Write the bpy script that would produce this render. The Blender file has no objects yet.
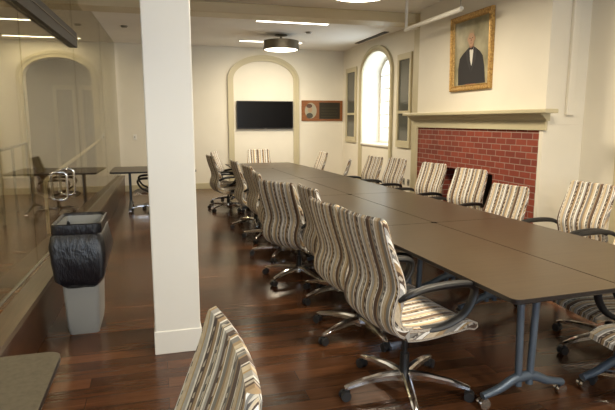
import bpy, bmesh, math, random
from mathutils import Vector, Matrix
random.seed(7)
PI = math.pi
scn = bpy.context.scene
col = scn.collection

# ------------------------------------------------------------------ camera
cam_d = bpy.data.cameras.new('camera'); cam = bpy.data.objects.new('camera', cam_d); col.objects.link(cam)
cam.location = (0, 0, 1.6)
cam.rotation_euler = (math.radians(90 - 9.007), 0, math.radians(-15.668))
cam_d.sensor_width = 36; cam_d.lens = 36 * 530 / 615
cam_d.clip_start = 0.05
scn.camera = cam
scn.view_settings.view_transform = 'Standard'
scn.view_settings.look = 'None'
scn.view_settings.gamma = 1
scn.view_settings.use_curve_mapping = False
scn.view_settings.exposure = 0.38

# ------------------------------------------------------------------ world
w = bpy.data.worlds.new('sky'); scn.world = w; w.use_nodes = True
bgn = w.node_tree.nodes['Background']
bgn.inputs[0].default_value = (0.80, 0.90, 1.0, 1); bgn.inputs[1].default_value = 1.4

def area(name, loc, rot, sx, sy, power, color, shape='RECTANGLE', spread=PI):
    l = bpy.data.lights.new(name, 'AREA'); l.shape = shape; l.size = sx
    if shape in ('RECTANGLE', 'ELLIPSE'): l.size_y = sy
    l.energy = power; l.color = color; l.spread = spread
    o = bpy.data.objects.new(name, l); col.objects.link(o); o.location = loc; o.rotation_euler = rot
    return o
DAY = (0.66, 0.82, 1.0)
WARM = (1.0, 0.86, 0.64)
# daylight entering by the two windows of the wall behind the photographer and by the arched window
area('daylight_back', (-0.2, -2.95, 1.9), (PI/2, 0, 0), 1.5, 1.9, 44, DAY)
area('daylight_back', (2.6, -2.95, 1.9), (PI/2, 0, 0), 1.5, 1.9, 44, DAY)
area('daylight_arch', (5.2, 10.67, 2.1), (PI/2, 0, PI/2), 1.3, 1.9, 34, (0.85, 0.93, 1.0))
DRUM_W = 62
LINE_W = 11

# ------------------------------------------------------------------ materials
def mat(name, base=(.5, .5, .5), rough=.5, metal=0.0, **kw):
    m = bpy.data.materials.new(name); m.use_nodes = True
    b = m.node_tree.nodes['Principled BSDF']
    b.inputs['Base Color'].default_value = (*base, 1); b.inputs['Roughness'].default_value = rough
    b.inputs['Metallic'].default_value = metal
    for k, v in kw.items(): b.inputs[k.replace('_', ' ')].default_value = v
    return m
class N:
    def __init__(s, m): s.t = m.node_tree; s.b = s.t.nodes['Principled BSDF']
    def n(s, typ, **kw):
        x = s.t.nodes.new(typ)
        for k, v in kw.items(): setattr(x, k, v)
        return x
    def l(s, a, b): s.t.links.new(a, b)
    def math(s, op, a, b=None):
        x = s.n('ShaderNodeMath', operation=op)
        for i, v in enumerate((a, b)):
            if v is None: continue
            if isinstance(v, (int, float)): x.inputs[i].default_value = v
            else: s.l(v, x.inputs[i])
        return x.outputs[0]
    def noise(s, vec, scale, detail=3, rough=.5):
        x = s.n('ShaderNodeTexNoise'); x.inputs['Scale'].default_value = scale; x.inputs['Detail'].default_value = detail
        x.inputs['Roughness'].default_value = rough
        s.l(vec, x.inputs['Vector']); return x
    def mapped(s, vec, scale):
        x = s.n('ShaderNodeMapping'); x.inputs['Scale'].default_value = scale; s.l(vec, x.inputs['Vector']); return x.outputs[0]
    def ramp(s, fac, stops, interp='LINEAR'):
        x = s.n('ShaderNodeValToRGB'); cr = x.color_ramp; cr.interpolation = interp
        while len(cr.elements) < len(stops): cr.elements.new(1)
        for e, (p, c) in zip(cr.elements, stops): e.position = p; e.color = (*c, 1)
        s.l(fac, x.inputs[0]); return x.outputs[0]
    def mix(s, fac, a, b, mode='MIX'):
        x = s.n('ShaderNodeMix', data_type='RGBA', blend_type=mode)
        if isinstance(fac, (int, float)): x.inputs[0].default_value = fac
        else: s.l(fac, x.inputs[0])
        for i, v in ((6, a), (7, b)):
            if isinstance(v, tuple): x.inputs[i].default_value = (*v, 1)
            else: s.l(v, x.inputs[i])
        return x.outputs[2]
    def bump(s, h, strength, dist=.01):
        x = s.n('ShaderNodeBump'); x.inputs['Strength'].default_value = strength; x.inputs['Distance'].default_value = dist
        s.l(h, x.inputs['Height']); s.l(x.outputs[0], s.b.inputs['Normal'])

def painted(name, base, rough=.6, var=.04):
    m = mat(name, base, rough); n = N(m)
    tc = n.n('ShaderNodeTexCoord').outputs['Object']
    nz = n.noise(tc, 1.3, 3)
    lo = tuple(c * (1 - var) for c in base); hi = tuple(min(1, c * (1 + var)) for c in base)
    n.l(n.ramp(nz.outputs[0], [(.3, lo), (.7, hi)]), n.b.inputs['Base Color'])
    n.bump(n.noise(tc, 120, 2).outputs[0], .05, .002)
    return m
M = {}
M['wall'] = painted('wall_paint', (.77, .725, .62), .55)
M['ceiling'] = painted('ceiling_paint', (.86, .83, .77), .7)
M['trim'] = painted('tan_trim_paint', (.53, .47, .31), .4)
M['column'] = painted('column_paint', (.74, .735, .70), .38)
M['beam'] = painted('beam_paint', (.60, .51, .33), .4)
M['white'] = painted('white_paint', (.8, .78, .72), .35)
M['black'] = mat('black_plastic', (.009, .009, .010), .46)
M['rubber'] = mat('caster_rubber', (.02, .02, .022), .5)
M['chrome'] = mat('polished_aluminium', (.80, .80, .82), .14, 1.0)
M['steel'] = mat('blue_grey_steel', (.10, .13, .17), .38, .35)
M['edge'] = mat('black_table_edge', (.012, .010, .010), .4)
M['bronze'] = mat('bronze_drum', (.14, .12, .085), .42, .6)
M['vent'] = mat('vent_metal', (.05, .045, .04), .5, .3)
M['tan_rail'] = mat('tan_rail', (.62, .54, .38), .35)
M['dark_rail'] = mat('grey_rail', (.28, .27, .24), .35, .6)
M['bin'] = mat('grey_bin_plastic', (.33, .335, .325), .5)
M['firebox_dark'] = mat('firebox_black', (.014, .012, .011), .8)  # near-black back of the firebox
M['screen'] = mat('screen_glass', (.003, .003, .004), .2, Specular_IOR_Level=.2)
M['bezel'] = mat('screen_bezel', (.012, .012, .012), .35)
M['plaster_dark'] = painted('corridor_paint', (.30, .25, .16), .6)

def emis(name, c, s):
    m = bpy.data.materials.new(name); m.use_nodes = True; t = m.node_tree
    t.nodes.remove(t.nodes['Principled BSDF'])
    e = t.nodes.new('ShaderNodeEmission'); e.inputs[0].default_value = (*c, 1); e.inputs[1].default_value = s
    t.links.new(e.outputs[0], t.nodes['Material Output'].inputs[0]); return m
M['diffuser'] = emis('lit_diffuser', (1, .90, .68), 5.0)
M['line'] = emis('lit_tube', (1, .92, .74), 6.0)

def glassy(name, tint, refl=1.0, ior=1.45):
    m = bpy.data.materials.new(name); m.use_nodes = True; t = m.node_tree
    t.nodes.remove(t.nodes['Principled BSDF'])
    tr = t.nodes.new('ShaderNodeBsdfTransparent'); tr.inputs[0].default_value = (*tint, 1)
    gl = t.nodes.new('ShaderNodeBsdfGlossy'); gl.inputs['Roughness'].default_value = 0.0; gl.inputs[0].default_value = (refl, refl, refl, 1)
    fr = t.nodes.new('ShaderNodeFresnel')       # a solid pane bends light back: keep the same reflectance on its inner face
    geo = t.nodes.new('ShaderNodeNewGeometry'); mr = t.nodes.new('ShaderNodeMapRange')
    mr.inputs['To Min'].default_value = ior; mr.inputs['To Max'].default_value = 1/ior
    t.links.new(geo.outputs['Backfacing'], mr.inputs['Value']); t.links.new(mr.outputs[0], fr.inputs[0])
    mx = t.nodes.new('ShaderNodeMixShader')
    t.links.new(fr.outputs[0], mx.inputs[0]); t.links.new(tr.outputs[0], mx.inputs[1]); t.links.new(gl.outputs[0], mx.inputs[2])
    t.links.new(mx.outputs[0], t.nodes['Material Output'].inputs[0]); return m
M['glass'] = glassy('partition_glass', (.85, .83, .73), .85)
M['pane'] = glassy('window_glass', (.96, .98, .98), .6)
M['dark_pane'] = mat('dark_cabinet_glass', (.10, .10, .085), .12)

def wood_floor(name, c):
    m = mat(name, (.1, .05, .03), .25); n = N(m)
    tc = n.n('ShaderNodeTexCoord').outputs['Object']
    br = n.n('ShaderNodeTexBrick'); n.l(tc, br.inputs['Vector'])
    br.offset = .37; br.inputs['Scale'].default_value = 1.0
    br.inputs['Brick Width'].default_value = 1.25; br.inputs['Row Height'].default_value = .125
    br.inputs['Mortar Size'].default_value = .0016; br.inputs['Bias'].default_value = 0
    br.inputs['Color1'].default_value = (0, 0, 0, 1); br.inputs['Color2'].default_value = (1, 1, 1, 1); br.inputs['Mortar'].default_value = (.5, .5, .5, 1)
    grain = n.noise(n.mapped(tc, (1.6, 22, 1)), 2.2, 6, .65)
    streak = n.noise(n.mapped(tc, (.7, 9, 1)), 1.7, 4, .6)
    f = n.math('ADD', n.math('MULTIPLY', br.outputs['Color'], .34), n.math('MULTIPLY', grain.outputs[0], .50))
    f = n.math('ADD', f, n.math('MULTIPLY', streak.outputs[0], .30))
    colr = n.ramp(f, [(.30, tuple(x * .38 for x in c)), (.52, tuple(x * .85 for x in c)), (.68, tuple(x * 1.35 for x in c)), (.85, tuple(x * 2.1 for x in c))])
    colr = n.mix(br.outputs['Fac'], colr, (.012, .006, .004))
    n.l(colr, n.b.inputs['Base Color'])
    n.l(n.math('ADD', n.math('MULTIPLY', grain.outputs[0], .16), .13), n.b.inputs['Roughness'])
    n.b.inputs['Specular IOR Level'].default_value = .38
    n.bump(n.math('SUBTRACT', n.math('MULTIPLY', grain.outputs[0], .5), br.outputs['Fac']), .25, .002)
    return m
M['floor'] = wood_floor('dark_wood_floor', (.082, .033, .014))
M['floor2'] = wood_floor('raised_wood_floor', (.12, .058, .026))

def laminate():
    m = mat('brown_laminate', (.1, .07, .045), .3); n = N(m)
    tc = n.n('ShaderNodeTexCoord').outputs['Object']
    g = n.noise(n.mapped(tc, (1.5, 60, 20)), 1.6, 5, .6)
    n.l(n.ramp(g.outputs[0], [(.3, (.036, .023, .012)), (.7, (.061, .041, .022))]), n.b.inputs['Base Color'])
    n.b.inputs['Roughness'].default_value = .30; n.b.inputs['Specular IOR Level'].default_value = .30
    return m
M['laminate'] = laminate()
def grey_laminate():
    m = mat('grey_brown_laminate', (.1, .09, .07), .45); n = N(m)
    tc = n.n('ShaderNodeTexCoord').outputs['Object']
    n.l(n.ramp(n.noise(tc, 60, 4).outputs[0], [(.3, (.085, .074, .052)), (.7, (.125, .108, .078))]), n.b.inputs['Base Color'])
    return m
M['laminate2'] = grey_laminate()

def brick():
    m = mat('red_brick', (.3, .08, .05), .75); n = N(m)
    tc = n.n('ShaderNodeTexCoord').outputs['Object']
    sp = n.n('ShaderNodeSeparateXYZ'); n.l(tc, sp.inputs[0])
    cb = n.n('ShaderNodeCombineXYZ'); n.l(n.math('ADD', sp.outputs[0], sp.outputs[1]), cb.inputs[0]); n.l(sp.outputs[2], cb.inputs[1])
    br = n.n('ShaderNodeTexBrick'); n.l(cb.outputs[0], br.inputs['Vector'])
    br.inputs['Scale'].default_value = 1; br.inputs['Brick Width'].default_value = .188; br.inputs['Row Height'].default_value = .0735
    br.inputs['Mortar Size'].default_value = .0055; br.inputs['Mortar Smooth'].default_value = .2
    br.inputs['Color1'].default_value = (.17, .025, .012, 1); br.inputs['Color2'].default_value = (.31, .055, .025, 1)
    br.inputs['Mortar'].default_value = (.36, .27, .22, 1)
    nz = n.noise(tc, 14, 4)
    n.l(n.mix(n.math('MULTIPLY', nz.outputs[0], .55), br.outputs['Color'], (.13, .025, .018)), n.b.inputs['Base Color'])
    n.bump(n.math('SUBTRACT', n.math('MULTIPLY', nz.outputs[0], .3), br.outputs['Fac']), .6, .006)
    return m
M['brick'] = brick()

def wood(name, a, b, axis=(2, 30, 30), rough=.35):
    m = mat(name, a, rough); n = N(m)
    tc = n.n('ShaderNodeTexCoord').outputs['Object']
    g = n.noise(n.mapped(tc, axis), 1.5, 5, .6)
    n.l(n.ramp(g.outputs[0], [(.3, a), (.7, b)]), n.b.inputs['Base Color']); return m
M['plinth'] = wood('plinth_wood', (.036, .015, .007), (.075, .032, .015), (30, 1.5, 6), .35)
M['nosing'] = wood('nosing_wood', (.085, .058, .033), (.13, .088, .052), (30, 1.5, 30), .3)
M['plaque'] = wood('plaque_wood', (.19, .062, .016), (.29, .108, .03), (3, 30, 30), .3)
def gilt():
    m = mat('gilt_frame', (.45, .26, .07), .42, .35); n = N(m)
    tc = n.n('ShaderNodeTexCoord').outputs['Object']
    g = n.noise(tc, 45, 4)
    n.l(n.ramp(g.outputs[0], [(.3, (.26, .13, .035)), (.7, (.62, .40, .13))]), n.b.inputs['Base Color'])
    n.bump(g.outputs[0], .5, .006); return m
M['gilt'] = gilt()

# woven striped upholstery: U = metres across, V = metres along the shell
def stripe_fabric():
    m = mat('striped_upholstery', (.5, .45, .4), .85); n = N(m)
    uv = n.n('ShaderNodeTexCoord').outputs['UV']
    sp = n.n('ShaderNodeSeparateXYZ'); n.l(uv, sp.inputs[0])
    oi = n.n('ShaderNodeObjectInfo')
    wob = n.noise(n.mapped(uv, (1, 1, 1)), 3.0, 1)
    u = n.math('ADD', sp.outputs[0], n.math('MULTIPLY', n.math('SUBTRACT', wob.outputs[0], .5), .012))
    u = n.math('ADD', u, n.math('MULTIPLY', oi.outputs['Random'], .35))
    per = .36
    f = n.math('FRACT', n.math('ADD', n.math('DIVIDE', u, per), 5.0))
    W = (.92, .90, .85); CR = (.66, .56, .40); TAN = (.42, .29, .155); BR = (.105, .058, .033); GR = (.25, .24, .22); LG = (.46, .45, .43); DB = (.09, .06, .045); GO = (.50, .34, .15)
    seq = [(CR, 5), (DB, .6), (W, 3), (GR, 7), (TAN, 2), (BR, 8), (W, 2), (DB, 1), (CR, 6), (GO, 2), (LG, 6), (W, 3), (DB, 1.5), (BR, 5), (TAN, 5), (W, 2.5), (GR, 5), (CR, 2),
           (DB, 1), (W, 4), (LG, 4), (BR, 6), (GO, 3), (W, 2), (GR, 6), (TAN, 4)]
    tot = sum(x[1] for x in seq); p = 0; stops = []
    for c, wd in seq: stops.append((p / tot, c)); p += wd
    base = n.ramp(f, stops, 'CONSTANT')
    # dashed ribbons between the stripes
    seq2 = [((0, 0, 0), 9), ((1, 1, 1), 2), ((0, 0, 0), 13), ((1, 1, 1), 2), ((0, 0, 0), 17), ((1, 1, 1), 2.4), ((0, 0, 0), 11), ((1, 1, 1), 2), ((0, 0, 0), 14), ((1, 1, 1), 2.2), ((0, 0, 0), 13)]
    tot2 = sum(x[1] for x in seq2); p = 0; stops = []
    for c, wd in seq2: stops.append((p / tot2, c)); p += wd
    mask = n.ramp(f, stops, 'CONSTANT')
    dash = n.math('GREATER_THAN', n.math('FRACT', n.math('ADD', n.math('MULTIPLY', n.math('ADD', sp.outputs[1], n.math('MULTIPLY', n.noise(uv, 22.0, 1).outputs[0], .07)), 24.0), n.math('MULTIPLY', f, 11.0))), .5)
    dcol = n.mix(dash, (.72, .66, .55), (.045, .03, .024))
    c = n.mix(n.math('MULTIPLY', mask, .75), base, dcol)
    # mottling of the weave
    mot = n.noise(n.mapped(uv, (160, 60, 1)), 1.0, 2)
    c = n.mix(.30, c, n.ramp(mot.outputs[0], [(.35, (.35, .3, .25)), (.65, (1, 1, 1))]), 'MULTIPLY')
    n.l(c, n.b.inputs['Base Color'])
    n.b.inputs['Sheen Weight'].default_value = .15
    n.bump(n.noise(n.mapped(uv, (500, 500, 1)), 1.0, 1).outputs[0], .15, .001)
    return m
M['fabric'] = stripe_fabric()
def bagmat():
    m = mat('black_bag_film', (.012, .013, .018), .28); n = N(m)
    tc = n.n('ShaderNodeTexCoord').outputs['Object']
    n.bump(n.noise(n.mapped(tc, (14, 14, 5)), 1.6, 4, .6).outputs[0], .9, .02)
    n.b.inputs['Specular IOR Level'].default_value = .6
    return m
M['bag'] = bagmat()

# ------------------------------------------------------------------ mesh helpers
def link(name, bm, m, parent=None, smooth=False, loc=None, rotz=0.0):
    bmesh.ops.recalc_face_normals(bm, faces=bm.faces)
    me = bpy.data.meshes.new(name); bm.to_mesh(me); bm.free()
    if isinstance(m, (list, tuple)):
        for x in m: me.materials.append(x)
    else: me.materials.append(m)
    if smooth:
        for p in me.polygons: p.use_smooth = True
        try: me.set_sharp_from_angle(angle=math.radians(38))
        except Exception: pass
    o = bpy.data.objects.new(name, me); col.objects.link(o)
    if parent: o.parent = parent
    if loc: o.location = loc
    if rotz: o.rotation_euler.z = rotz
    return o
def tag(o, label=None, cat=None, group=None, kind=None):
    if label: o['label'] = label
    if cat: o['category'] = cat
    if group: o['group'] = group
    if kind: o['kind'] = kind
    return o
def empty(name, loc, rz=0, **kw):
    o = bpy.data.objects.new(name, None); col.objects.link(o); o.empty_display_size = .1
    o.location = loc; o.rotation_euler.z = rz; return tag(o, **kw)
def struct(name, bm, m, **kw): return tag(link(name, bm, m, **kw), kind='structure')
def box(bm, x0, x1, y0, y1, z0, z1, bevel=0.0, mi=0):
    vs = [bm.verts.new((x, y, z)) for x in (x0, x1) for y in (y0, y1) for z in (z0, z1)]
    fs = [(0, 1, 3, 2), (4, 6, 7, 5), (0, 4, 5, 1), (2, 3, 7, 6), (0, 2, 6, 4), (1, 5, 7, 3)]
    faces = [bm.faces.new([vs[i] for i in f]) for f in fs]
    for f in faces: f.material_index = mi
    if bevel:
        es = set(e for f in faces for e in f.edges)
        r = bmesh.ops.bevel(bm, geom=list(es), offset=bevel, segments=2, affect='EDGES', profile=.5)
        for f in r['faces']: f.material_index = mi
    return faces
def B(*a, bevel=0.0):
    bm = bmesh.new(); box(bm, *a, bevel=bevel); return bm
def prism(bm, pts, z0, z1, mi_top=0, mi_side=0, axis='z'):
    def V(x, y, z): return {'z': (x, y, z), 'y': (x, z, y), 'x': (z, x, y)}[axis]
    lo = [bm.verts.new(V(x, y, z0)) for x, y in pts]; hi = [bm.verts.new(V(x, y, z1)) for x, y in pts]
    f = bm.faces.new(hi); f.material_index = mi_top
    f = bm.faces.new(lo[::-1]); f.material_index = mi_side
    n = len(pts)
    for i in range(n):
        f = bm.faces.new((lo[i], lo[(i+1) % n], hi[(i+1) % n], hi[i])); f.material_index = mi_side
def rrect(x0, x1, y0, y1, r, seg=6):
    pts = []
    for cx, cy, a0 in ((x1-r, y1-r, 0), (x0+r, y1-r, 90), (x0+r, y0+r, 180), (x1-r, y0+r, 270)):
        for i in range(seg+1):
            a = math.radians(a0 + 90*i/seg); pts.append((cx + r*math.cos(a), cy + r*math.sin(a)))
    return pts
def tube(bm, pts, r, seg=10, ry=None, cap=True, closed=False):
    pts = [Vector(p) for p in pts]; n = len(pts)
    rs = r if isinstance(r, (list, tuple)) else [r]*n
    ref = None; rings = []
    for i, p in enumerate(pts):
        a = pts[(i-1) % n] if (i > 0 or closed) else p; b = pts[(i+1) % n] if (i < n-1 or closed) else p
        t = (b-a).normalized()
        if ref is None:
            ref = Vector((0, 0, 1)) if abs(t.z) < .9 else Vector((0, 1, 0))
        nrm = (ref - t*ref.dot(t)).normalized(); ref = nrm; bi = t.cross(nrm)
        k = (ry/rs[i]) if ry else 1
        rings.append([bm.verts.new(p + nrm*rs[i]*math.cos(2*PI*j/seg) + bi*rs[i]*k*math.sin(2*PI*j/seg)) for j in range(seg)])
    m = n if closed else n-1
    for i in range(m):
        A, C = rings[i], rings[(i+1) % n]
        for j in range(seg): bm.faces.new((A[j], A[(j+1) % seg], C[(j+1) % seg], C[j]))
    if cap and not closed:
        bm.faces.new(rings[0][::-1]); bm.faces.new(rings[-1])
def cyl(bm, p0, p1, r, r1=None, seg=16): tube(bm, [p0, p1], [r, r if r1 is None else r1], seg)
def lathe(bm, prof, c=(0, 0, 0), seg=32, mi=None):
    rings = []
    for r, z in prof:
        rings.append([bm.verts.new((c[0]+r*math.cos(2*PI*j/seg), c[1]+r*math.sin(2*PI*j/seg), c[2]+z)) for j in range(seg)])
    for i in range(len(rings)-1):
        for j in range(seg): bm.faces.new((rings[i][j], rings[i][(j+1) % seg], rings[i+1][(j+1) % seg], rings[i+1][j]))
    bm.faces.new(rings[0][::-1]); bm.faces.new(rings[-1])
def bez(ctrl, n=8):      # Catmull-Rom through points
    P_ = [Vector(p) for p in ctrl]; out = []
    for i in range(len(P_)-1):
        p0 = P_[max(i-1, 0)]; p1 = P_[i]; p2 = P_[i+1]; p3 = P_[min(i+2, len(P_)-1)]
        for k in range(n):
            t = k/n
            out.append(.5*((2*p1)+(-p0+p2)*t+(2*p0-5*p1+4*p2-p3)*t*t+(-p0+3*p1-3*p2+p3)*t**3))
    out.append(P_[-1]); return out
def copy_tree(o, parent=None):
    c = o.copy(); col.objects.link(c); c.parent = parent
    for ch in list(o.children): copy_tree(ch, c)
    return c

# ------------------------------------------------------------------ the shell
CZ = 3.3; FW = 12.75; RW = 4.5; LW = -4.3; BWY = -2.8
struct('floor', B(-1.3, RW+.3, BWY-.2, FW+.02, -.1, 0), M['floor'])
struct('ceiling', B(LW-.2, RW+.2, BWY-.2, FW+3.2, CZ, CZ+.15), M['ceiling'])

def arch_pts(c, a, zs, b, n=20):      # from left spring to right spring over the top
    return [(c - a*math.cos(PI*i/n), zs + b*math.sin(PI*i/n)) for i in range(n+1)]
def wall_arch(bm, axis, u0, u1, z0, z1, d0, d1, c, a, zb, zs, b):
    """slab with one arched opening; u = along, d = depth axis"""
    def bx(ua, ub, za, zc):
        if axis == 'y': box(bm, ua, ub, d0, d1, za, zc)
        else: box(bm, d0, d1, ua, ub, za, zc)
    bx(u0, c-a, z0, z1); bx(c+a, u1, z0, z1)
    if zb > z0: bx(c-a, c+a, z0, zb)
    pts = arch_pts(c, a, zs, b)
    V = (lambda u, z, d: (u, d, z)) if axis == 'y' else (lambda u, z, d: (d, u, z))
    rows = [[bm.verts.new(V(u, z, d)) for d in (d0, d1)] + [bm.verts.new(V(u, z1, d)) for d in (d0, d1)] for u, z in pts]
    for r, s in zip(rows, rows[1:]):
        bm.faces.new((r[0], s[0], s[1], r[1])); bm.faces.new((r[0], r[2], s[2], s[0])); bm.faces.new((r[1], s[1], s[3], r[3])); bm.faces.new((r[2], r[3], s[3], s[2]))
def arch_trim(bm, axis, c, a, zb, zs, b, wdt, d0, d1):
    inn = [(c-a, zb)] + arch_pts(c, a, zs, b, 28) + [(c+a, zb)]
    out = [(c-a-wdt, zb)] + arch_pts(c, a+wdt, zs, b+wdt, 28) + [(c+a+wdt, zb)]
    mid = [(i[0]*.45+o[0]*.55, i[1]*.45+o[1]*.55) for i, o in zip(inn, out)]
    V = (lambda u, z, d: (u, d, z)) if axis == 'y' else (lambda u, z, d: (d, u, z))
    dm = d1 + (d1-d0)*-.35
    prof = [(inn, d0), (inn, dm), (mid, dm), (mid, d1), (out, d1), (out, d0)]
    rows = [[bm.verts.new(V(*p[k], d)) for p, d in prof] for k in range(len(inn))]
    m = len(prof)
    for r, s in zip(rows, rows[1:]):
        for j in range(m): bm.faces.new((r[j], r[(j+1) % m], s[(j+1) % m], s[j]))
    bm.faces.new(rows[0]); bm.faces.new(rows[-1][::-1])

# far wall: arched doorway in the raised room, blind arch round the screen
bm = bmesh.new(); wall_arch(bm, 'y', LW, RW+.3, 0, CZ, FW, FW+.25, -2.02, .68, 0, 2.55, .40)
struct('wall_far', bm, M['wall'])
bm = bmesh.new(); arch_trim(bm, 'y', -2.02, .68, .35, 2.55, .40, .14, FW, FW-.05); struct('trim_1', bm, M['trim'])
bm = bmesh.new(); arch_trim(bm, 'y', 2.49, .73, 0, 2.56, .44, .135, FW, FW-.05); struct('trim_2', bm, M['trim'])
# right wall with the deep arched window
WYC = 10.67; WA = .76
bm = bmesh.new(); wall_arch(bm, 'x', BWY-.2, FW+.25, 0, CZ, RW, RW+.55, WYC, WA, 1.09, 2.58, .46)
struct('wall_right', bm, M['wall'])
bm = bmesh.new(); arch_trim(bm, 'x', WYC, WA, 0, 2.58, .46, .12, RW, RW-.05); struct('trim_3', bm, M['trim'])
bm = bmesh.new(); box(bm, RW-.04, RW+.42, WYC-WA+.002, WYC+WA-.002, 1.07, 1.11, bevel=.006); struct('trim_4', bm, M['white'])
# sash window at the back of the reveal
bm = bmesh.new(); wx = RW+.42
box(bm, wx, wx+.05, WYC-WA, WYC-WA+.07, 1.1, 2.6); box(bm, wx, wx+.05, WYC+WA-.07, WYC+WA, 1.1, 2.6)
box(bm, wx, wx+.05, WYC-WA+.07, WYC+WA-.07, 1.1, 1.17)
for k in range(1, 6): box(bm, wx+.01, wx+.04, WYC-WA+.07, WYC+WA-.07, 1.17+k*.285-.012, 1.17+k*.285+.012)
for k in range(1, 4):
    yy = WYC-WA+.07+k*(2*WA-.14)/4; box(bm, wx+.012, wx+.038, yy-.012, yy+.012, 1.17, 2.9)
arch = arch_pts(WYC, WA, 2.58, .46, 24); arch2 = arch_pts(WYC, WA-.07, 2.58, .39, 24)
rows = [[bm.verts.new((d, u, z)) for (u, z) in (p, q) for d in (wx, wx+.05)] for p, q in zip(arch, arch2)]
for r, s in zip(rows, rows[1:]):
    for i, j in ((0, 1), (1, 3), (3, 2), (2, 0)): bm.faces.new((r[i], r[j], s[j], s[i]))
win = struct('window_1', bm, M['white'])
bm = bmesh.new(); pts = [(WYC-WA+.05, 1.13)] + [(u, z) for u, z in arch_pts(WYC, WA-.05, 2.58, .41)] + [(WYC+WA-.05, 1.13)]
prism(bm, pts, wx+.022, wx+.028, axis='x'); link('pane', bm, M['pane'], win)

# tall narrow glazed panels either side of the window
def panel(n, y0, y1):
    bm = bmesh.new(); z0, z1 = 1.10, 2.84; t = .07
    for a in ((y0, y1, z0, z0+.13), (y0, y1, z1-.11, z1), (y0, y0+t, z0+.13, z1-.11), (y1-t, y1, z0+.13, z1-.11), (y0+t, y1-t, 1.74, 1.79)):
        box(bm, RW-.04, RW, a[0], a[1], a[2], a[3], bevel=.004)
    o = struct(n, bm, M['trim'])
    link('pane', B(RW-.012, RW-.002, y0+t, y1-t, z0+.12, z1-.1), M['dark_pane'], o)
panel('window_2', 11.78, 12.46); panel('window_3', 8.98, 9.56)
# window in the wall behind the camera and the other walls
bm = bmesh.new()
for a in ((LW, -1.0, 0, CZ), (.6, 1.8, 0, CZ), (3.4, RW+.3, 0, CZ), (-1.0, .6, 0, .9), (-1.0, .6, 2.9, CZ), (1.8, 3.4, 0, .9), (1.8, 3.4, 2.9, CZ)):
    box(bm, a[0], a[1], BWY-.25, BWY, a[2], a[3])
struct('wall_back', bm, M['wall'])
for i, x0 in enumerate((-1.0, 1.8)):
    bm = bmesh.new()
    for a in ((x0, x0+.06, .9, 2.9), (x0+1.54, x0+1.6, .9, 2.9), (x0+.06, x0+1.54, .9, .97), (x0+.06, x0+1.54, 2.83, 2.9), (x0+.06, x0+1.54, 1.87, 1.93), (x0+.77, x0+.83, .97, 2.83)):
        box(bm, a[0], a[1], BWY-.16, BWY-.10, a[2], a[3])
    struct('window_%d' % (4+i), bm, M['white'])
struct('wall_left', B(LW-.2, LW, BWY-.2, FW+.25, 0, CZ), M['wall'])
# baseboards
struct('baseboard_far', B(-.80, RW-.02, FW-.025, FW, 0, .14, bevel=.005), M['trim'])
bm = bmesh.new(); box(bm, RW-.025, RW, 7.8, 8.25, 0, .14); box(bm, RW-.025, RW, 8.7, WYC-WA-.13, 0, .14); box(bm, RW-.025, RW, WYC+WA+.13, FW-.03, 0, .14); box(bm, RW-.025, RW, BWY+.01, 4.8, 0, .14)
struct('baseboard_right', bm, M['trim'])

# corridor behind the arched doorway
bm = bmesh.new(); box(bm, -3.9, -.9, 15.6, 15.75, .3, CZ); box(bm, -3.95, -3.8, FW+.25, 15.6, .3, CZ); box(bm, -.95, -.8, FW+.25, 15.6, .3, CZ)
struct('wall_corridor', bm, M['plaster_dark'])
def corridor_door(n, x0, x1):
    bm = bmesh.new(); z0 = .36; z1 = 2.42; y = 15.6
    box(bm, x0, x0+.09, y-.05, y, z0, z1); box(bm, x1-.09, x1, y-.05, y, z0, z1); box(bm, x0, x1, y-.06, y, z1, z1+.12)
    o = struct(n, bm, M['trim'])
    link('door_leaf', B(x0+.09, x1-.09, y-.02, y-.005, z0, z1), M['dark_door'], o)
    link('door_glass', B(x0+.18, x1-.18, y-.026, y-.021, 1.2, z1-.14), M['door_glass'], o)
M['door_glass'] = mat('dark_door_glass', (.025, .022, .016), .3)
M['dark_door'] = mat('brown_door', (.09, .055, .03), .45)
corridor_door('door_1', -2.62, -2.06); corridor_door('door_2', -1.98, -1.42)

# raised floor behind the glass, its nosing and riser
def gx(y): return -1.17 + .026*y        # glass line
def px(y): return -.925 + .0125*y       # edge of the raised floor
PH = .375
bm = bmesh.new(); prism(bm, [(LW, BWY), (px(BWY)-.14, BWY), (px(FW)-.14, FW), (LW, FW)], PH-.12, PH)
struct('floor_raised', bm, M['floor2'])
struct('floor_corridor', B(-3.8, -.95, FW, 15.6, PH-.12, PH), M['floor2'])
bm = bmesh.new(); prism(bm, [(px(BWY)-.14, BWY), (px(BWY)+.015, BWY), (px(FW)+.015, FW-.03), (px(FW)-.14, FW-.03)], PH-.035, PH+.004)
struct('trim_5', bm, M['nosing'])
bm = bmesh.new(); prism(bm, [(px(BWY)-.03, BWY), (px(BWY), BWY), (px(FW), FW-.03), (px(FW)-.03, FW-.03)], 0, PH-.036)
struct('wall_riser', bm, M['plinth'])

# transverse ceiling beam and the pilaster that takes it
bm = bmesh.new(); box(bm, LW, RW, 8.05, 8.47, 3.15, CZ, bevel=.012); struct('trim_6', bm, M['beam'])
bm = bmesh.new(); box(bm, RW-.15, RW, 8.25, 8.66, .14, 3.149); box(bm, RW-.18, RW, 8.22, 8.69, 0, .14); struct('trim_7', bm, M['trim'])

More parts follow.
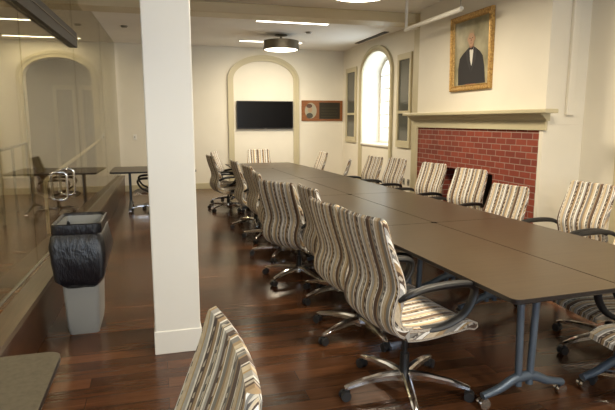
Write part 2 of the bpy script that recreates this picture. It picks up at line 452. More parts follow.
# chimney breast
CX = 4.0; C0, C1 = 4.85, 7.78
struct('wall_chimney', B(CX, RW, C0, C1, 1.56, CZ), M['wall'])
bm = bmesh.new()
FBY0, FBY1, FBZ = 5.72, 7.02, .94
box(bm, CX, RW, C0+.06, FBY0, 0, 1.56); box(bm, CX, RW, FBY1, C1-.05, 0, 1.56); box(bm, CX, RW, FBY0, FBY1, FBZ, 1.56)
struct('wall_brick', bm, M['brick'])
bm = bmesh.new(); box(bm, CX+.40, CX+.46, FBY0, FBY1, 0, FBZ); struct('wall_firebox', bm, M['firebox_dark'])
bm = bmesh.new(); box(bm, CX-.012, RW, C0, C0+.059, 0, 1.559); box(bm, 4.24, 4.33, C0-.05, C0-.001, 1.66, CZ, bevel=.01); struct('wall_return', bm, M['white_wall'] if 'white_wall' in M else M['wall'])  # narrow upper box is added, shaped to render a faint strip of light
bm = bmesh.new(); box(bm, CX-.03, RW, C1-.049, C1+.08, 0, 1.52); struct('trim_8', bm, M['trim'])
bm = bmesh.new(); box(bm, RW-.05, RW, 4.18, 4.34, 0, 2.6, bevel=.006); struct('trim_9', bm, M['trim'])
# mantel: frieze, bed moulding, shelf
mt = empty('mantel_shelf', (CX, 6.3, 1.5), label='long cream painted mantel shelf over the red brick fireplace', cat='mantel')
def mbox(bm, dx, dy, z0, z1, bev): box(bm, -dx, .0, -1.5-dy, 1.55+dy, z0, z1, bevel=bev)
bm = bmesh.new(); mbox(bm, .025, .0, .0, .10, .003); link('frieze', bm, M['trim_lt'] if 'trim_lt' in M else M['trim'], mt)
bm = bmesh.new()
prof = [(0, .10), (-.035, .10), (-.045, .115), (-.075, .135), (-.10, .165), (-.12, .17), (-.12, .18), (0, .18)]
prism(bm, prof, -1.53, 1.60, axis='y'); link('bed_moulding', bm, M['trim'], mt, smooth=False)
bm = bmesh.new(); box(bm, -.165, 0, -1.65, 1.68, .181, .225, bevel=.008); link('shelf', bm, M['trim'], mt)

# free column
bm = bmesh.new(); box(bm, -.074, .234, 3.62, 3.92, 0, CZ, bevel=.008)
box(bm, -.080, .242, 3.612, 3.928, 0, .165, bevel=.004); struct('wall_column', bm, M['column'])

# ------------------------------------------------------------------ glass partition
YS = [-2.75, 1.35, 4.9, 7.44, 10.2, 12.72]
seg_lab = ['clear glass partition pane nearest the camera at far left', 'clear glass partition pane beside the grey waste bin', 'clear glass door leaf with a looped steel pull handle', 'clear glass partition pane just beyond the door header', 'farthest clear glass partition pane, meeting the far wall']
panes = []
for i in range(5):
    y0, y1 = YS[i]+.006, YS[i+1]-.006
    bm = bmesh.new(); prism(bm, [(gx(y0)-.006, y0), (gx(y0)+.006, y0), (gx(y1)+.006, y1), (gx(y1)-.006, y1)], PH+.005, 2.508 if i < 3 else CZ)
    name = 'glass_door' if i == 2 else 'glass_panel'
    panes.append(tag(link(name, bm, M['glass']), label=seg_lab[i], cat='glass door' if i == 2 else 'glass partition'))
for i, (y0, y1) in enumerate(((-2.7, 2.4), (2.41, 7.44))):
    bm = bmesh.new(); prism(bm, [(gx(y0)-.006, y0), (gx(y0)+.006, y0), (gx(y1)+.006, y1), (gx(y1)-.006, y1)], 2.693, CZ-.002)
    tag(link('transom_glass', bm, M['glass']), label=('clear glass transom above the dark header, nearer half', 'clear glass transom above the dark header, farther half')[i], cat='glass transom')
hd = empty('door_header', (gx(7.45), 7.45, 2.51), label='dark bronze door header rail running along the glass partition', cat='door header')
bm = bmesh.new(); y0 = -10.1
prism(bm, [(gx(-2.7)-gx(7.45)-.05, y0), (gx(-2.7)-gx(7.45)+.05, y0), (.05, 0), (-.05, 0)], .0, .18); link('rail', bm, M['vent'], hd)
bm = bmesh.new(); prism(bm, [(gx(-2.7)-gx(7.45)+.050, y0), (gx(-2.7)-gx(7.45)+.058, y0), (.058, 0), (.050, 0)], .10, .115); link('track_lip', bm, M['bronze'], hd)
# bottom shoe
bm = bmesh.new(); prism(bm, [(gx(-2.7)-.012, -2.7), (gx(-2.7)+.012, -2.7), (gx(12.7)+.012, 12.7), (gx(12.7)-.012, 12.7)], PH, PH+.006); struct('trim_10', bm, M['dark_rail'])
# pull handles
def pull(y, label):
    x = gx(y); r = .045; hw = .078; z0, z1 = .78, 1.07
    o = empty('pull_handle', (x, y, (z0+z1)/2), label=label, cat='door handle')
    h = (z1-z0)/2
    pts = []
    for cx, cz, a0 in ((hw-r, h-r, 0), (-hw+r, h-r, 90), (-hw+r, -h+r, 180), (hw-r, -h+r, 270)):
        for i in range(6):
            a = math.radians(a0+18*i); pts.append((cx+r*math.cos(a), 0, cz+r*math.sin(a)))
    bm = bmesh.new(); tube(bm, pts, .013, 10, closed=True); link('grip', bm, M['chrome'], o, smooth=True)
    for zz in (h-.001, -h+.001):
        bm = bmesh.new(); cyl(bm, (-.02, 0, zz), (.02, 0, zz), .02); link('mounting_disc', bm, M['chrome'], o, smooth=True)
pull(6.0, 'nearer looped steel pull handle on the glass door')
pull(6.42, 'farther looped steel pull handle on the glass door')

# handrails in the raised room
def rail(pts, posts, r, m, label, name='handrail'):
    o = empty(name, pts[0][:2]+(PH,), label=label, cat='handrail')
    p0 = Vector(pts[0][:2]+(PH,))
    bm = bmesh.new(); tube(bm, [Vector(p)-p0 for p in pts], r, 10); link('top_rail', bm, m, o, smooth=True)
    for x, y, z in posts:
        bm = bmesh.new(); cyl(bm, Vector((x, y, PH))-p0, Vector((x, y, z))-p0, r*.8); link('post', bm, m, o, smooth=True)
rail([(-1.72, 5.9, 1.25), (-1.86, 7.6, 1.25), (-2.03, 9.4, 1.25), (-2.04, 9.5, 1.20)], [(-1.80, 6.95, 1.25), (-2.03, 9.4, 1.25), (-1.90, 8.0, 1.25)], .022, M['dark_rail'], 'grey metal guard rail on posts behind the glass at far left')
rail([(-1.2, 6.28, .92), (-1.2, 6.36, .96), (-1.2, 12.2, 1.19)], [(-1.2, 6.28, .93)], .024, M['tan_rail'], 'tan handrail sloping up behind the glass doors')

# ------------------------------------------------------------------ ceiling things
def drum(x, y, label):
    o = empty('drum_light', (x, y, CZ), label=label, cat='ceiling light', group='bronze drum lights over the long table')
    R_ = .36; zb = -.29
    bm = bmesh.new(); lathe(bm, [(R_-.012, zb), (R_, zb), (R_, zb+.17), (R_-.03, zb+.178), (.01, zb+.18), (.01, zb+.17), (R_-.012, zb+.165)], seg=48); link('drum_shade', bm, M['bronze'], o, smooth=True)
    bm = bmesh.new(); lathe(bm, [(R_-.055, zb-.006), (R_-.014, zb+.004), (R_-.014, zb+.012), (.01, zb+.012), (.01, zb-.008)], seg=48); link('diffuser', bm, M['diffuser'], o, smooth=True)
    bm = bmesh.new(); lathe(bm, [(.02, zb+.18), (.02, -.03), (.09, -.028), (.13, -.012), (.13, 0)], seg=24); link('canopy', bm, M['bronze'], o, smooth=True)
    a = area('drum_lamp', (x, y, CZ+zb-.012), (0, 0, 0), .6, .6, DRUM_W, WARM, 'DISK')
    a.parent = o; a.location = (0, 0, zb-.012)
drum(2.46, 10.74, 'bronze drum ceiling light hanging near the far wall')
drum(2.29, 5.95, 'bronze drum ceiling light cut by the top edge of the picture')
for yy in (2.4, -1.0):       # the same row of lamps carries on above and behind the camera
    area('ceiling_lamp', (2.4, yy, CZ-.3), (0, 0, 0), .6, .6, DRUM_W*1.5, WARM, 'DISK')
def line_light(x0, x1, y, label, power=True):
    o = empty('linear_light', ((x0+x1)/2, y, CZ), label=label, cat='ceiling light', group='recessed linear lights')
    h = (x1-x0)/2
    bm = bmesh.new()
    for a in ((-h-.012, -h, -.06, .06), (h, h+.012, -.06, .06), (-h, h, -.06, -.045), (-h, h, .045, .06)): box(bm, a[0], a[1], a[2], a[3], -.006, -.0005)
    link('rim', bm, M['white'], o)
    link('diffuser', B(-h, h, -.045, .045, -.010, -.002), M['line'], o)
    a = area('linear_lamp', (0, 0, 0), (0, 0, 0), 2*h, .09, LINE_W*2*h, WARM); a.parent = o; a.location = (0, 0, -.014)
line_light(1.72, 3.0, 9.35, 'long bright linear ceiling light just beyond the beam, right of the column')
line_light(1.78, 3.14, 11.70, 'linear ceiling light partly behind the far drum light')
line_light(-2.75, -1.52, 10.3, 'nearer linear ceiling light of the raised glass room')
line_light(-2.90, -1.45, 12.25, 'farther linear ceiling light of the raised glass room')
for yy in (6.2, 2.8, .6): area('unseen_raised_lamp', (-2.6, yy, CZ-.03), (0, 0, 0), 1.3, .09, LINE_W*(.9 if yy > 3 else 3.2), (1.0, .94, .86) if yy < 3 else WARM)  # all out of view; the nearest is added to brighten the closest chair
area('corridor_lamp', (-2.1, 14.3, CZ-.05), (0, 0, 0), .6, .6, 5, WARM)
def smoke(x, y, label):
    bm = bmesh.new(); lathe(bm, [(.06, 0), (.06, -.012), (.045, -.03), (.01, -.032)], seg=20)
    tag(link('smoke_detector', bm, M['dark_rail'], loc=(x, y, CZ)), label=label, cat='smoke detector')
smoke(-.50, 10.5, 'small round ceiling detector left of the column'); smoke(2.9, 10.25, 'small round ceiling detector right of the far drum light')
o = empty('slot_vent', (4.33, 10.6, CZ), label='dark slot air vent in the ceiling above the arched window', cat='vent')
link('frame', B(-.05, .05, -.8, .8, -.012, 0), M['vent'], o)
bm = bmesh.new()
for k in (-.02, .02): box(bm, k-.006, k+.006, -.78, .78, -.016, -.0125)
link('slot', bm, M['black'], o)
# hanging white pipe
o = empty('hanging_pipe', (3.5, 6.5, 2.90), label='white horizontal pipe hanging from the ceiling on two rods before the portrait', cat='pipe')
bm = bmesh.new(); tube(bm, [(0, .76, -.005), (0, .70, 0), (0, -.70, 0), (0, -.73, .01)], [.024, .028, .028, .024], 14); link('tube', bm, M['white'], o, smooth=True)
bm = bmesh.new(); cyl(bm, (0, .735, 0), (0, .735, CZ-2.9), .020); link('riser_pipe', bm, M['white'], o, smooth=True)
bm = bmesh.new(); cyl(bm, (0, -.70, 0), (0, -.70, CZ-2.9), .006); link('hanger_rod', bm, M['dark_rail'], o, smooth=True)

# ------------------------------------------------------------------ far wall things
tv = empty('television', (2.507, FW, 1.742), label='black flat wall television inside the blind arch on the far wall', cat='television')
bm = bmesh.new(); box(bm, -.685, .685, -.075, -.03, -.33, .33, bevel=.006); link('bezel', bm, M['bezel'], tv)
link('screen', B(-.668, .668, -.078, -.0755, -.305, .315), M['screen'], tv)
link('wall_bracket', B(-.2, .2, -.03, -.001, -.15, .15), M['black'], tv)
link('logo_mark', B(-.03, .03, -.078, -.0752, -.322, -.314), M['dark_rail'], tv)
pq = empty('memorial_plaque', (3.95, FW, 1.85), label='brown wooden plaque with oval portrait and dark text panel on the far wall', cat='plaque')
bm = bmesh.new(); box(bm, -.53, .53, -.03, 0, -.25, .25, bevel=.01); link('board', bm, M['plaque'], pq)
bm = bmesh.new(); box(bm, -.08, .455, -.036, -.031, -.20, .20, bevel=.002); tp = link('text_panel', bm, mat('dark_bronze_plate', (.035, .028, .016), .4, .4), pq)
bm = bmesh.new()
for k in range(4): box(bm, -.04, .40-.04*(k % 2), -.038, -.0362, .06-k*.07, .068-k*.07)
link('lettering', bm, mat('plate_letters', (.09, .075, .04), .4, .5), tp)
bm = bmesh.new(); prism(bm, [(-.30+.15*math.cos(2*PI*i/32), .19*math.sin(2*PI*i/32)) for i in range(32)], -.038, -.031, axis='y'); md = link('oval_picture', bm, mat('oval_ground', (.36, .33, .24), .4), pq)
bm = bmesh.new(); prism(bm, [(-.33+.085*math.cos(2*PI*i/20), -.12+.065*math.sin(2*PI*i/20)) for i in range(20)], -.041, -.0382, axis='y'); link('painted_coat', bm, mat('oval_coat', (.06, .055, .04), .5), md)
bm = bmesh.new(); prism(bm, [(-.32+.055*math.cos(2*PI*i/20), .02+.07*math.sin(2*PI*i/20)) for i in range(20)], -.042, -.0382, axis='y'); link('painted_head', bm, mat('oval_face', (.40, .26, .16), .5), md)
bm = bmesh.new(); prism(bm, [(-.34+.075*math.cos(2*PI*i/20), .115+.05*math.sin(2*PI*i/20)) for i in range(20)], -.0425, -.0382, axis='y'); link('painted_hair', bm, mat('oval_hair', (.10, .05, .03), .5), md)
def plate(name, loc, label, right=False):
    o = empty(name, loc, label=label, cat='wall plate')
    bm = bmesh.new(); box(bm, *((-.04, .04, -.01, 0) if not right else (-.01, 0, -.04, .04)), -.06, .06, bevel=.002); link('cover', bm, M['dark_rail'] if right else M['white'], o)
    link('toggle' if not right else 'socket', B(*((-.008, .008, -.02, -.0105) if not right else (-.014, -.0105, -.018, .018)), -.02, .02), M['dark_rail'] if not right else M['black'], o)
plate('light_switch', (-.5, FW, 1.24), 'white light switch on the far wall left of the column')
plate('wall_socket', (RW, 9.22, .46), 'wall socket right of the arched window, farther of the two', True)
plate('wall_socket', (RW, 9.02, .46), 'wall socket right of the arched window, nearer of the two', True)

# ------------------------------------------------------------------ portrait over the mantel
pt = empty('framed_portrait', (CX, 6.30, 2.49), label='gilt framed painted portrait of a man in dark suit and bow tie above the mantel', cat='painting')
pt.rotation_euler = (0, math.radians(-1.2), 0)
HW, HH, FT = .475, .49, .075
bm = bmesh.new()
prof = [(0, 0), (0, -.045), (.012, -.055), (.03, -.042), (.055, -.03), (.068, -.036), (FT, -.02), (FT, 0)]
rings = [[bm.verts.new((d, sy*(HW-i), sz*(HH-i))) for i, d in prof] for sy, sz in ((-1, -1), (1, -1), (1, 1), (-1, 1))]
for k in range(4):
    a, b = rings[k], rings[(k+1) % 4]
    for j in range(len(prof)): bm.faces.new((a[j], a[(j+1) % len(prof)], b[(j+1) % len(prof)], b[j]))
link('frame', bm, M['gilt'], pt)
def canvas_mat():
    m = mat('painted_ground', (.2, .18, .1), .35); n = N(m)
    tc = n.n('ShaderNodeTexCoord').outputs['Object']
    n.l(n.ramp(n.noise(tc, 3.2, 3).outputs[0], [(.35, (.20, .18, .10)), (.65, (.44, .39, .25))]), n.b.inputs['Base Color']); return m
cv = link('canvas', B(-.014, -.004, -HW+FT-.01, HW-FT+.01, -HH+FT-.01, HH-FT+.01), canvas_mat(), pt)
def flat(name, pts, layer, m):      # painted shapes; u grows to the picture's right (towards -y)
    bm = bmesh.new(); prism(bm, [(-u, v) for u, v in pts], -.0145-layer*.0008, -.0141-(layer-1)*.0008, axis='x'); return link(name, bm, m, cv)
def ell(cx, cy, a, b, n=24, t0=0, t1=2*PI): return [(cx+a*math.cos(t0+(t1-t0)*i/n), cy+b*math.sin(t0+(t1-t0)*i/n)) for i in range(n)]
coat = mat('painted_suit', (.018, .016, .018), .7); skin = mat('painted_skin', (.46, .27, .16), .45); skd = mat('painted_skin_shade', (.28, .13, .07), .45)
hair = mat('painted_hair', (.36, .29, .18), .5); shirt = mat('painted_shirt', (.70, .68, .62), .5); lap = mat('painted_lapel', (.035, .032, .034), .7)
flat('painted_suit', [(-.30, -.41), (-.305, -.2), (-.27, -.06), (-.19, -.005), (-.07, .055), (.02, .075), (.09, .05), (.19, -.005), (.26, -.07), (.30, -.2), (.33, -.41)][::-1], 1, coat)
flat('painted_shirt', [(-.04, .05), (.055, .05), (.045, -.10), (.01, -.18), (-.02, -.10)][::-1], 2, shirt)
flat('painted_lapel', [(-.05, .06), (-.13, .02), (-.10, -.10), (.0, -.26), (-.02, -.10)], 3, lap)
flat('painted_lapel', [(.06, .06), (.13, .02), (.11, -.10), (.012, -.26), (.035, -.10)][::-1], 3, lap)
flat('painted_neck', [(-.04, .14), (.05, .14), (.055, .05), (.005, .02), (-.045, .05)][::-1], 3, skd)
flat('painted_face', ell(.0, .17, .072, .10), 5, skin)
flat('painted_ear', ell(-.075, .165, .014, .026), 5, skin); flat('painted_ear', ell(.075, .165, .014, .026), 5, skin)
flat('painted_hair', ell(.0, .185, .078, .10, 20, .25, PI-.25)+[(-.062, .215), (-.03, .238), (.03, .24), (.062, .215)], 6, hair)
flat('painted_brow', [(-.045, .185), (-.015, .188), (-.015, .194), (-.045, .192)][::-1], 7, hair); flat('painted_brow', [(.045, .185), (.015, .188), (.015, .194), (.045, .192)], 7, hair)
flat('painted_eye', ell(-.03, .175, .011, .005), 7, coat); flat('painted_eye', ell(.03, .175, .011, .005), 7, coat)
flat('painted_nose', [(-.004, .175), (.006, .175), (.014, .135), (-.012, .135)][::-1], 7, skd)
flat('painted_mouth', ell(.0, .112, .022, .005), 7, skd)
flat('painted_bow_tie', [(-.05, .065), (-.05, .022), (-.005, .037), (.005, .037), (.052, .022), (.052, .065), (.005, .05), (-.005, .05)], 7, coat)
flat('painted_name_strip', [(-.12, -.425), (.12, -.425), (.12, -.405), (-.12, -.405)], 4, skd)

# ------------------------------------------------------------------ tables
def tee_leg(parent, x, y, half, top):
    """two upright tubes on an arched foot; foot runs along local y"""
    L = empty_part = None
    bm = bmesh.new()
    for d in (-.055, .055): tube(bm, [(x, y+d*.7, .10), (x, y+d, top-.03)], .021, 12)
    box(bm, x-.03, x+.03, y-.20, y+.20, top-.03, top)
    leg = link('leg', bm, M['steel'], parent, smooth=True)
    bm = bmesh.new()
    pts = bez([(x, y-half, .075), (x, y-half*.6, .10), (x, y-.06, .145), (x, y+.06, .145), (x, y+half*.6, .10), (x, y+half, .075)], 5)
    tube(bm, pts, [.018 + .012*math.sin(PI*i/(len(pts)-1)) for i in range(len(pts))], 12, ry=.024); link('foot', bm, M['steel'], leg, smooth=True)
    for s in (-1, 1):
        bm = bmesh.new()
        for k in (-.014, .014): cyl(bm, (x+k-.009, y+s*(half-.01), .032), (x+k+.009, y+s*(half-.01), .032), .032, seg=18)
        cyl(bm, (x, y+s*(half-.01), .032), (x, y+s*(half-.015), .08), .009)
        link('caster', bm, M['chrome'], leg, smooth=True)
def table(cx, cy, lx, ly, rz, label, group=None, across='x', h=.74, r=.045, m='laminate', zt=.030, hide_leg=(), cat='table'):
    """lx, ly: size along local x and y; the legs stand near the ends of the longer side"""
    t = empty('conference_table', (cx, cy, 0), rz, label=label, cat=cat, group=group)
    bm = bmesh.new(); prism(bm, rrect(-lx/2, lx/2, -ly/2, ly/2, r), h-.004, h, 0, 1)
    e = rrect(-lx/2, lx/2, -ly/2, ly/2, r); e2 = rrect(-lx/2+.012, lx/2-.012, -ly/2+.012, ly/2-.012, r-.008)
    link('tabletop', bm, [M[m], M['edge']], t)
    bm = bmesh.new()
    rr = [[bm.verts.new((x, y, z)) for x, y in q] for q, z in ((e, h-.0045), (e, h-zt+.008), (e2, h-zt))]
    for a, b in zip(rr, rr[1:]):
        for j in range(len(a)): bm.faces.new((a[j], a[(j+1) % len(a)], b[(j+1) % len(b)], b[j]))
    bm.faces.new(rr[0]); bm.faces.new(rr[-1][::-1]); link('edge_band', bm, M['edge'], t)
    bm = bmesh.new()
    if ly >= lx: box(bm, -.03, .03, -ly/2+.33, ly/2-.33, h-zt-.045, h-zt-.001)
    else: box(bm, -lx/2+.33, lx/2-.33, -.03, .03, h-zt-.045, h-zt-.001)
    link('under_rail', bm, M['steel'], t)
    for s in (-1, 1):
        if ly >= lx:
            # foot runs across (local x): build in a turned helper frame
            bmL = tee_leg_x(t, 0, s*(ly/2-.30), lx*.40, h-zt)
        else: tee_leg(t, s*(lx/2-.30), 0, ly*.40, h-zt)
    return t
def tee_leg_x(parent, x, y, half, top):
    n0 = len(parent.children)
    before = set(parent.children)
    tee_leg(parent, 0, 0, half, top)
    leg = [c for c in parent.children if c not in before][0]
    leg.rotation_euler.z = PI/2; leg.location = (x, y, 0)
    return leg
TA = .045        # the row leans slightly from the room axis
ux, uy = -math.sin(TA), math.cos(TA); vx, vy = math.cos(TA), math.sin(TA)
OX, OY = 1.635, 2.10
def tp_(a, b): return (OX + ux*a + vx*b, OY + uy*a + vy*b)      # a along the row, b across
G = 'tables of the long conference row'
secs = [(0, 1.875), (1.882, 3.735), (3.742, 5.62), (5.627, 7.43)]
pos = ['nearest', 'second nearest', 'third nearest', 'fourth nearest']
for i, (a0, a1) in enumerate(secs):
    x, y = tp_((a0+a1)/2, .35); table(x, y, .695, a1-a0, TA, 'brown topped flip table, %s of the row on the column side' % pos[i], G)
    x, y = tp_((a0+a1)/2, 1.085); table(x, y, .76, a1-a0, TA, 'brown topped flip table, %s of the row on the fireplace side' % pos[i], G)
x, y = tp_(7.437+.325, .735); table(x, y, 1.42, .65, TA, 'brown topped flip table set crosswise at far end, nearer one', G)
x, y = tp_(7.437+.657+.325, .735); table(x, y, 1.36, .65, TA, 'brown topped flip table set crosswise closest to the far wall', G)
table(-.09, 10.08, 1.45, 1.15, 0, 'dark brown table beyond the column beside the glass partition', cat='table', r=.05)
table(-.632, .93, .50, 2.3, 0, 'grey brown table with rounded corner at bottom left of the picture', r=.05, m='laminate2')

# ------------------------------------------------------------------ chairs
# profile of the one-piece shell, facing +x : (x, z) of the outer (rear/under) face
def shell(bm, ctrl, thick, halfw, v0=0.0, uvlay=None, NV=10, nseg=6, dish=.012):
    pr = bez([(p[0], 0, p[1]) for p in ctrl], nseg); n = len(pr)
    arc = [v0]
    for i in range(1, n): arc.append(arc[-1] + (pr[i]-pr[i-1]).length)
    uv = bm.loops.layers.uv.verify()
    # normals point to the sitter's side
    nor = []
    for i in range(n):
        t = (pr[min(i+1, n-1)] - pr[max(i-1, 0)]).normalized(); nor.append(Vector((t.z, 0, -t.x)))
    ring = []        # closed cross-section: outer face left->right, rounded edge, inner face right->left, rounded edge
    for k in range(NV+1): ring.append((-1 + 2*k/NV, 0.0))
    cs = [(s*(1-.018*0), t) for s, t in ring]
    sect = [(-.985 + 1.97*k/NV, 0.0) for k in range(NV+1)] + [(1.0, .22), (1.008, .5), (1.0, .78)] + [(.985 - 1.97*k/NV, 1.0) for k in range(NV+1)] + [(-1.0, .78), (-1.008, .5), (-1.0, .22)]
    L = len(sect); rows = []; uvs = []
    for i in range(n):
        T = thick(i/(n-1)); hw = halfw(i/(n-1))
        row = []; ur = []
        for s, t in sect:
            d = -dish*(s*s)         # the edges come forward a little
            p = pr[i] + nor[i]*(T*t + d) + Vector((0, s*hw, 0))
            row.append(bm.verts.new(p)); ur.append((s*hw + ((.03*t + .3*arc[i])*(1 if s > 0 else -1) if 0 < t < 1 else 0), arc[i]))
        rows.append(row); uvs.append(ur)
    def face(vs, us):
        f = bm.faces.new(vs)
        for lp, u in zip(f.loops, us): lp[uv].uv = u
    for i in range(n-1):
        for j in range(L):
            j2 = (j+1) % L
            face((rows[i][j], rows[i][j2], rows[i+1][j2], rows[i+1][j]), (uvs[i][j], uvs[i][j2], uvs[i+1][j2], uvs[i+1][j]))
    for idx, sgn in ((0, -1), (n-1, 1)):     # rounded ends made of a bulged strip
        base = rows[idx]; us = uvs[idx]
        t = (pr[idx] - pr[idx-sgn]).normalized()
        mid = []; mu = []
        for k in range(NV+1):
            a = base[k].co; b = base[(2*NV+1+3) - k].co
            mid.append(bm.verts.new((a+b)/2 + t*thick(idx/(n-1))*.38)); mu.append((us[k][0], arc[idx]+sgn*.02))
        for k in range(NV):
            face((base[k], base[k+1], mid[k+1], mid[k]), (us[k], us[k+1], mu[k+1], mu[k]))
            q = 2*NV+1+3
            face((mid[k], mid[k+1], base[q-k-1], base[q-k]), (mu[k], mu[k+1], us[q-k-1], us[q-k]))
        # side triangles
        e = [base[NV], base[NV+1], base[NV+2], base[NV+3], base[NV+4]]
        for a, b in zip(e, e[1:]): face((a, b, mid[NV]), (us[NV],)*3)
        e = [base[2*NV+4], base[(2*NV+5) % L], base[(2*NV+6) % L], base[(2*NV+7) % L], base[0]]
        for a, b in zip(e, e[1:]): face((a, b, mid[0]), (us[0],)*3)
    return arc[-1]
def make_chair():
    root = empty('conference_chair', (0, 0, 0), label='chair', cat='chair', group='striped chairs round the conference tables')
    bm = bmesh.new()
    back = [(-.325, 1.01), (-.300, .92), (-.256, .80), (-.218, .70), (-.206, .62), (-.228, .53), (-.228, .462), (-.19, .412), (-.13, .398)]
    v = shell(bm, back, lambda t: .030 + .030*min(1, t*1.6), lambda t: .243 + .022*math.sin(PI*min(1, t*.9)) - .016*max(0, 1-t/.06)**2, dish=.020)
    link('backrest', bm, M['fabric'], root, smooth=True)
    bm = bmesh.new()
    seat = [(-.155, .402), (-.08, .392), (.02, .390), (.13, .395), (.25, .392), (.325, .362)]
    shell(bm, seat, lambda t: .065 - .018*max(0, t-.7)/.3, lambda t: .262 - .02*t*t, v0=v, dish=.008)
    link('seat', bm, M['fabric'], root, smooth=True)
    for s in (-1, 1):
        bm = bmesh.new(); y = s*.288
        pts = bez([(-.225, s*.255, .585), (-.18, y, .618), (-.08, y, .636), (.07, y, .640), (.195, y, .630), (.245, y, .598), (.238, y, .54), (.19, y, .47), (.13, s*.278, .43), (.05, s*.258, .398), (-.06, s*.23, .385)], 4)
        rad = [.015 + .007*math.sin(PI*min(1, i/(len(pts)*.55))) for i in range(len(pts))]
        tube(bm, pts, rad, 10, ry=.025); link('armrest', bm, M['black'], root, smooth=True)
    bm = bmesh.new(); box(bm, -.10, .10, -.09, .09, .335, .385, bevel=.012); tube(bm, [(.02, -.09, .355), (.03, -.20, .352), (.03, -.235, .345)], [.006, .006, .012], 8)
    link('tilt_mechanism', bm, M['black'], root, smooth=True)
    bm = bmesh.new(); cyl(bm, (0, 0, .09), (0, 0, .24), .030, .027); cyl(bm, (0, 0, .24), (0, 0, .345), .016); link('gas_column', bm, M['black'], root, smooth=True)
    bm = bmesh.new(); lathe(bm, [(.03, .055), (.048, .065), (.052, .10), (.040, .125), (.028, .13)], seg=20); link('hub', bm, M['chrome'], root, smooth=True)
    for k in range(5):
        a = math.radians(36 + 72*k)
        bm = bmesh.new()
        st = [(.035, .105, .026, .026), (.13, .112, .023, .020), (.26, .102, .020, .015), (.365, .082, .017, .011), (.382, .075, .013, .008)]
        rows = []
        for r, z, hw, hh in st: rows.append([bm.verts.new(p) for p in ((r, -hw, z-hh), (r, hw, z-hh), (r, hw, z+hh*.4), (r, hw*.55, z+hh), (r, -hw*.55, z+hh), (r, -hw, z+hh*.4))])
        for p, q in zip(rows, rows[1:]):
            for j in range(6): bm.faces.new((p[j], p[(j+1) % 6], q[(j+1) % 6], q[j]))
        bm.faces.new(rows[0][::-1]); bm.faces.new(rows[-1])
        leg = link('leg', bm, M['chrome'], root, smooth=True); leg.rotation_euler.z = a
        bm = bmesh.new()
        for s in (-1, 1): cyl(bm, (.378, s*.010, .029), (.378, s*.027, .029), .029, seg=18)
        cyl(bm, (.368, 0, .03), (.368, 0, .072), .010); box(bm, .350, .400, -.0095, .0095, .02, .055)
        link('caster', bm, M['rubber'], leg, smooth=True)
    return root
first = make_chair(); used = [False]
UP = ('backrest', 'seat', 'armrest', 'tilt_mechanism')
def chair(x, y, deg, label, lift=0.0, group='striped chairs round the conference tables', basedeg=None):
    c = first if not used[0] else copy_tree(proto[0])
    if not used[0]:
        used[0] = True; proto.append(copy_tree(first))
    c.location = (x, y, 0); c.rotation_euler.z = math.radians(deg)
    c['label'] = label; c['group'] = group
    bd = random.uniform(0, 72) if basedeg is None else basedeg
    k = 0
    for ch in c.children:
        nm = ch.name.split('.')[0]
        if nm in UP: ch.location.z = lift
        elif nm == 'leg': ch.rotation_euler.z = math.radians(bd - deg + 72*k); k += 1
    return c
proto = []
chair(1.360, 2.71, 9, 'striped chair nearest on the column side, seen whole with its chrome base', .09, basedeg=182)
chair(1.435, 3.62, 8, 'second striped chair on the column side, half hidden by the nearest chair', .02, basedeg=205)
chair(1.555, 4.44, 4, 'third striped chair on the column side, its back a narrow strip left of second', .02, basedeg=200)
chair(1.345, 5.12, 31, 'fourth striped chair on the column side, broad back turned toward the camera', .01, basedeg=215)
chair(1.405, 6.08, -2, 'fifth striped chair on the column side, a thin edge-on back', 0)
chair(1.445, 7.02, 4, 'sixth striped chair on the column side, next but one to the far end pair', 0)
chair(1.395, 7.90, 4, 'striped chair on the column side, last one before the two far end chairs', 0)
chair(1.195, 9.62, 9, 'striped chair leftmost at the far end, seen in profile facing right', -.02)
chair(1.355, 10.45, -20, 'pale striped chair behind the profile chair at the far end', -.01)
chair(2.10, 11.2, -92, 'striped chair at the head of the row before the far wall', -.03)
# fireplace side, near to far
chair(2.725, 2.16, 178, 'striped chair under the near table end, cut by the right edge', 0, basedeg=196)
chair(3.025, 2.87, 176, 'striped chair pushed far under the nearest fireplace side table', -.03, basedeg=180)
chair(3.68, 3.40, 184, 'striped chair on the fireplace side, cut by the picture right edge', .0)
chair(3.585, 4.00, 185, 'striped chair with broad back right of the brickwork on the fireplace side', .01)
chair(3.325, 4.80, 193, 'low striped chair before the right part of the brick fireplace', -.10)
chair(3.405, 5.65, 196, 'striped chair before the dark firebox opening', .0)
chair(3.405, 6.60, 192, 'striped chair before the left end of the brickwork', .0)
chair(3.395, 7.80, 188, 'striped chair just left of the pilaster, under the narrow glazed panel', -.01)
chair(3.345, 8.60, 188, 'striped chair below the arched window', -.03)
chair(3.125, 9.41, 158, 'dark edge-on chair left of the window chairs', -.12)
chair(2.845, 10.1, 180, 'striped chair on the fireplace side closest to the far wall', -.02)
# others
chair(-.185, 1.09, 183, 'striped chair back at the bottom edge left of centre, closest to camera', .105, group='loose striped chairs')
chair(-.12, 9.85, 180, 'chair with chrome base tucked under the table beyond the column', -.02, group='loose striped chairs')
def kill(o):
    for ch in list(o.children): kill(ch)
    bpy.data.objects.remove(o, do_unlink=True)
kill(proto[0])

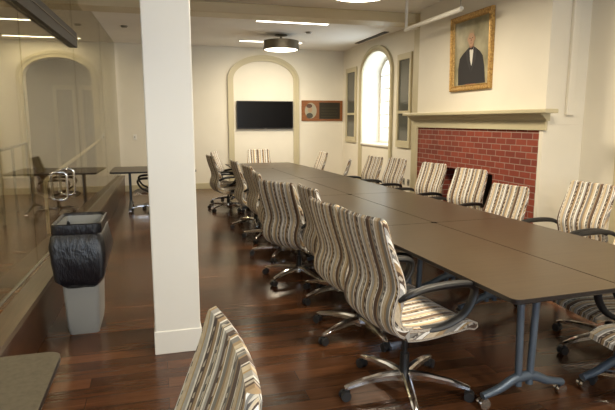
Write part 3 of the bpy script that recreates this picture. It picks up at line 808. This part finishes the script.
# ------------------------------------------------------------------ waste bin and bag
bn = empty('waste_bin', (-.60, 4.35, 0), label='slim grey plastic waste bin standing before the glass partition', cat='waste bin')
def loft(bm, secs, cap0=True, cap1=True, close_pts=None):
    rows = [[bm.verts.new((x, y, z)) for x, y in pts] for pts, z in secs]
    n = len(rows[0])
    for a, b in zip(rows, rows[1:]):
        for j in range(n): bm.faces.new((a[j], a[(j+1) % n], b[(j+1) % n], b[j]))
    if cap0: bm.faces.new(rows[0][::-1])
    if cap1: bm.faces.new(rows[-1])
    return rows
def rr4(hx, hy, r): return rrect(-hx, hx, -hy, hy, r, 5)
bm = bmesh.new(); loft(bm, [(rr4(.105, .20, .03), 0), (rr4(.115, .215, .03), .06), (rr4(.145, .25, .035), .80), (rr4(.158, .262, .04), .805), (rr4(.158, .262, .04), .84), (rr4(.140, .245, .03), .84), (rr4(.135, .238, .03), .70), (rr4(.10, .19, .02), .02)], True, True)
link('bin_body', bm, M['bin'], bn, smooth=True)
bm = bmesh.new(); n = 64; secs = []
def bagring(z, grow, amp, seed):
    rnd = random.Random(seed); ph = [rnd.uniform(0, 6.28) for _ in range(5)]; pts = []
    for (x, y) in rrect(-.165-grow, .165+grow, -.268-grow, .268+grow, .05, 14):
        a = math.atan2(y, x); k = 1 + amp*1.2*(math.sin(3*a+ph[0])*.4 + math.sin(7*a+ph[1])*.3 + math.sin(13*a+ph[2])*.25)
        pts.append((x*k, y*k))
    return pts
spec = [(.66, -.03, .0), (.78, -.022, 0), (.85, -.015, 0), (.862, -.004, 0), (.855, .006, .005), (.80, .010, .01), (.785, .004, .01), (.775, .012, .01), (.70, .026, .05), (.64, .030, .07), (.58, .030, .10), (.53, .022, .12), (.48, .004, .14), (.455, -.03, .15)]
for i, (z, g, am) in enumerate(spec): secs.append((bagring(z, g, am, 3 + i//3), z))
rows = loft(bm, secs, False, False)
for r in rows[-3:]:
    for v in r: v.co.z += -.07*(1-min(1, (v.co.x-.02)**2/.03)) + .04*(v.co.y/.27)
tag(link('trash_bag', bm, M['bag'], smooth=True, loc=(-.60, 4.35, 0)), label='black plastic bag lining the slim bin and hanging over its rim', cat='bag')
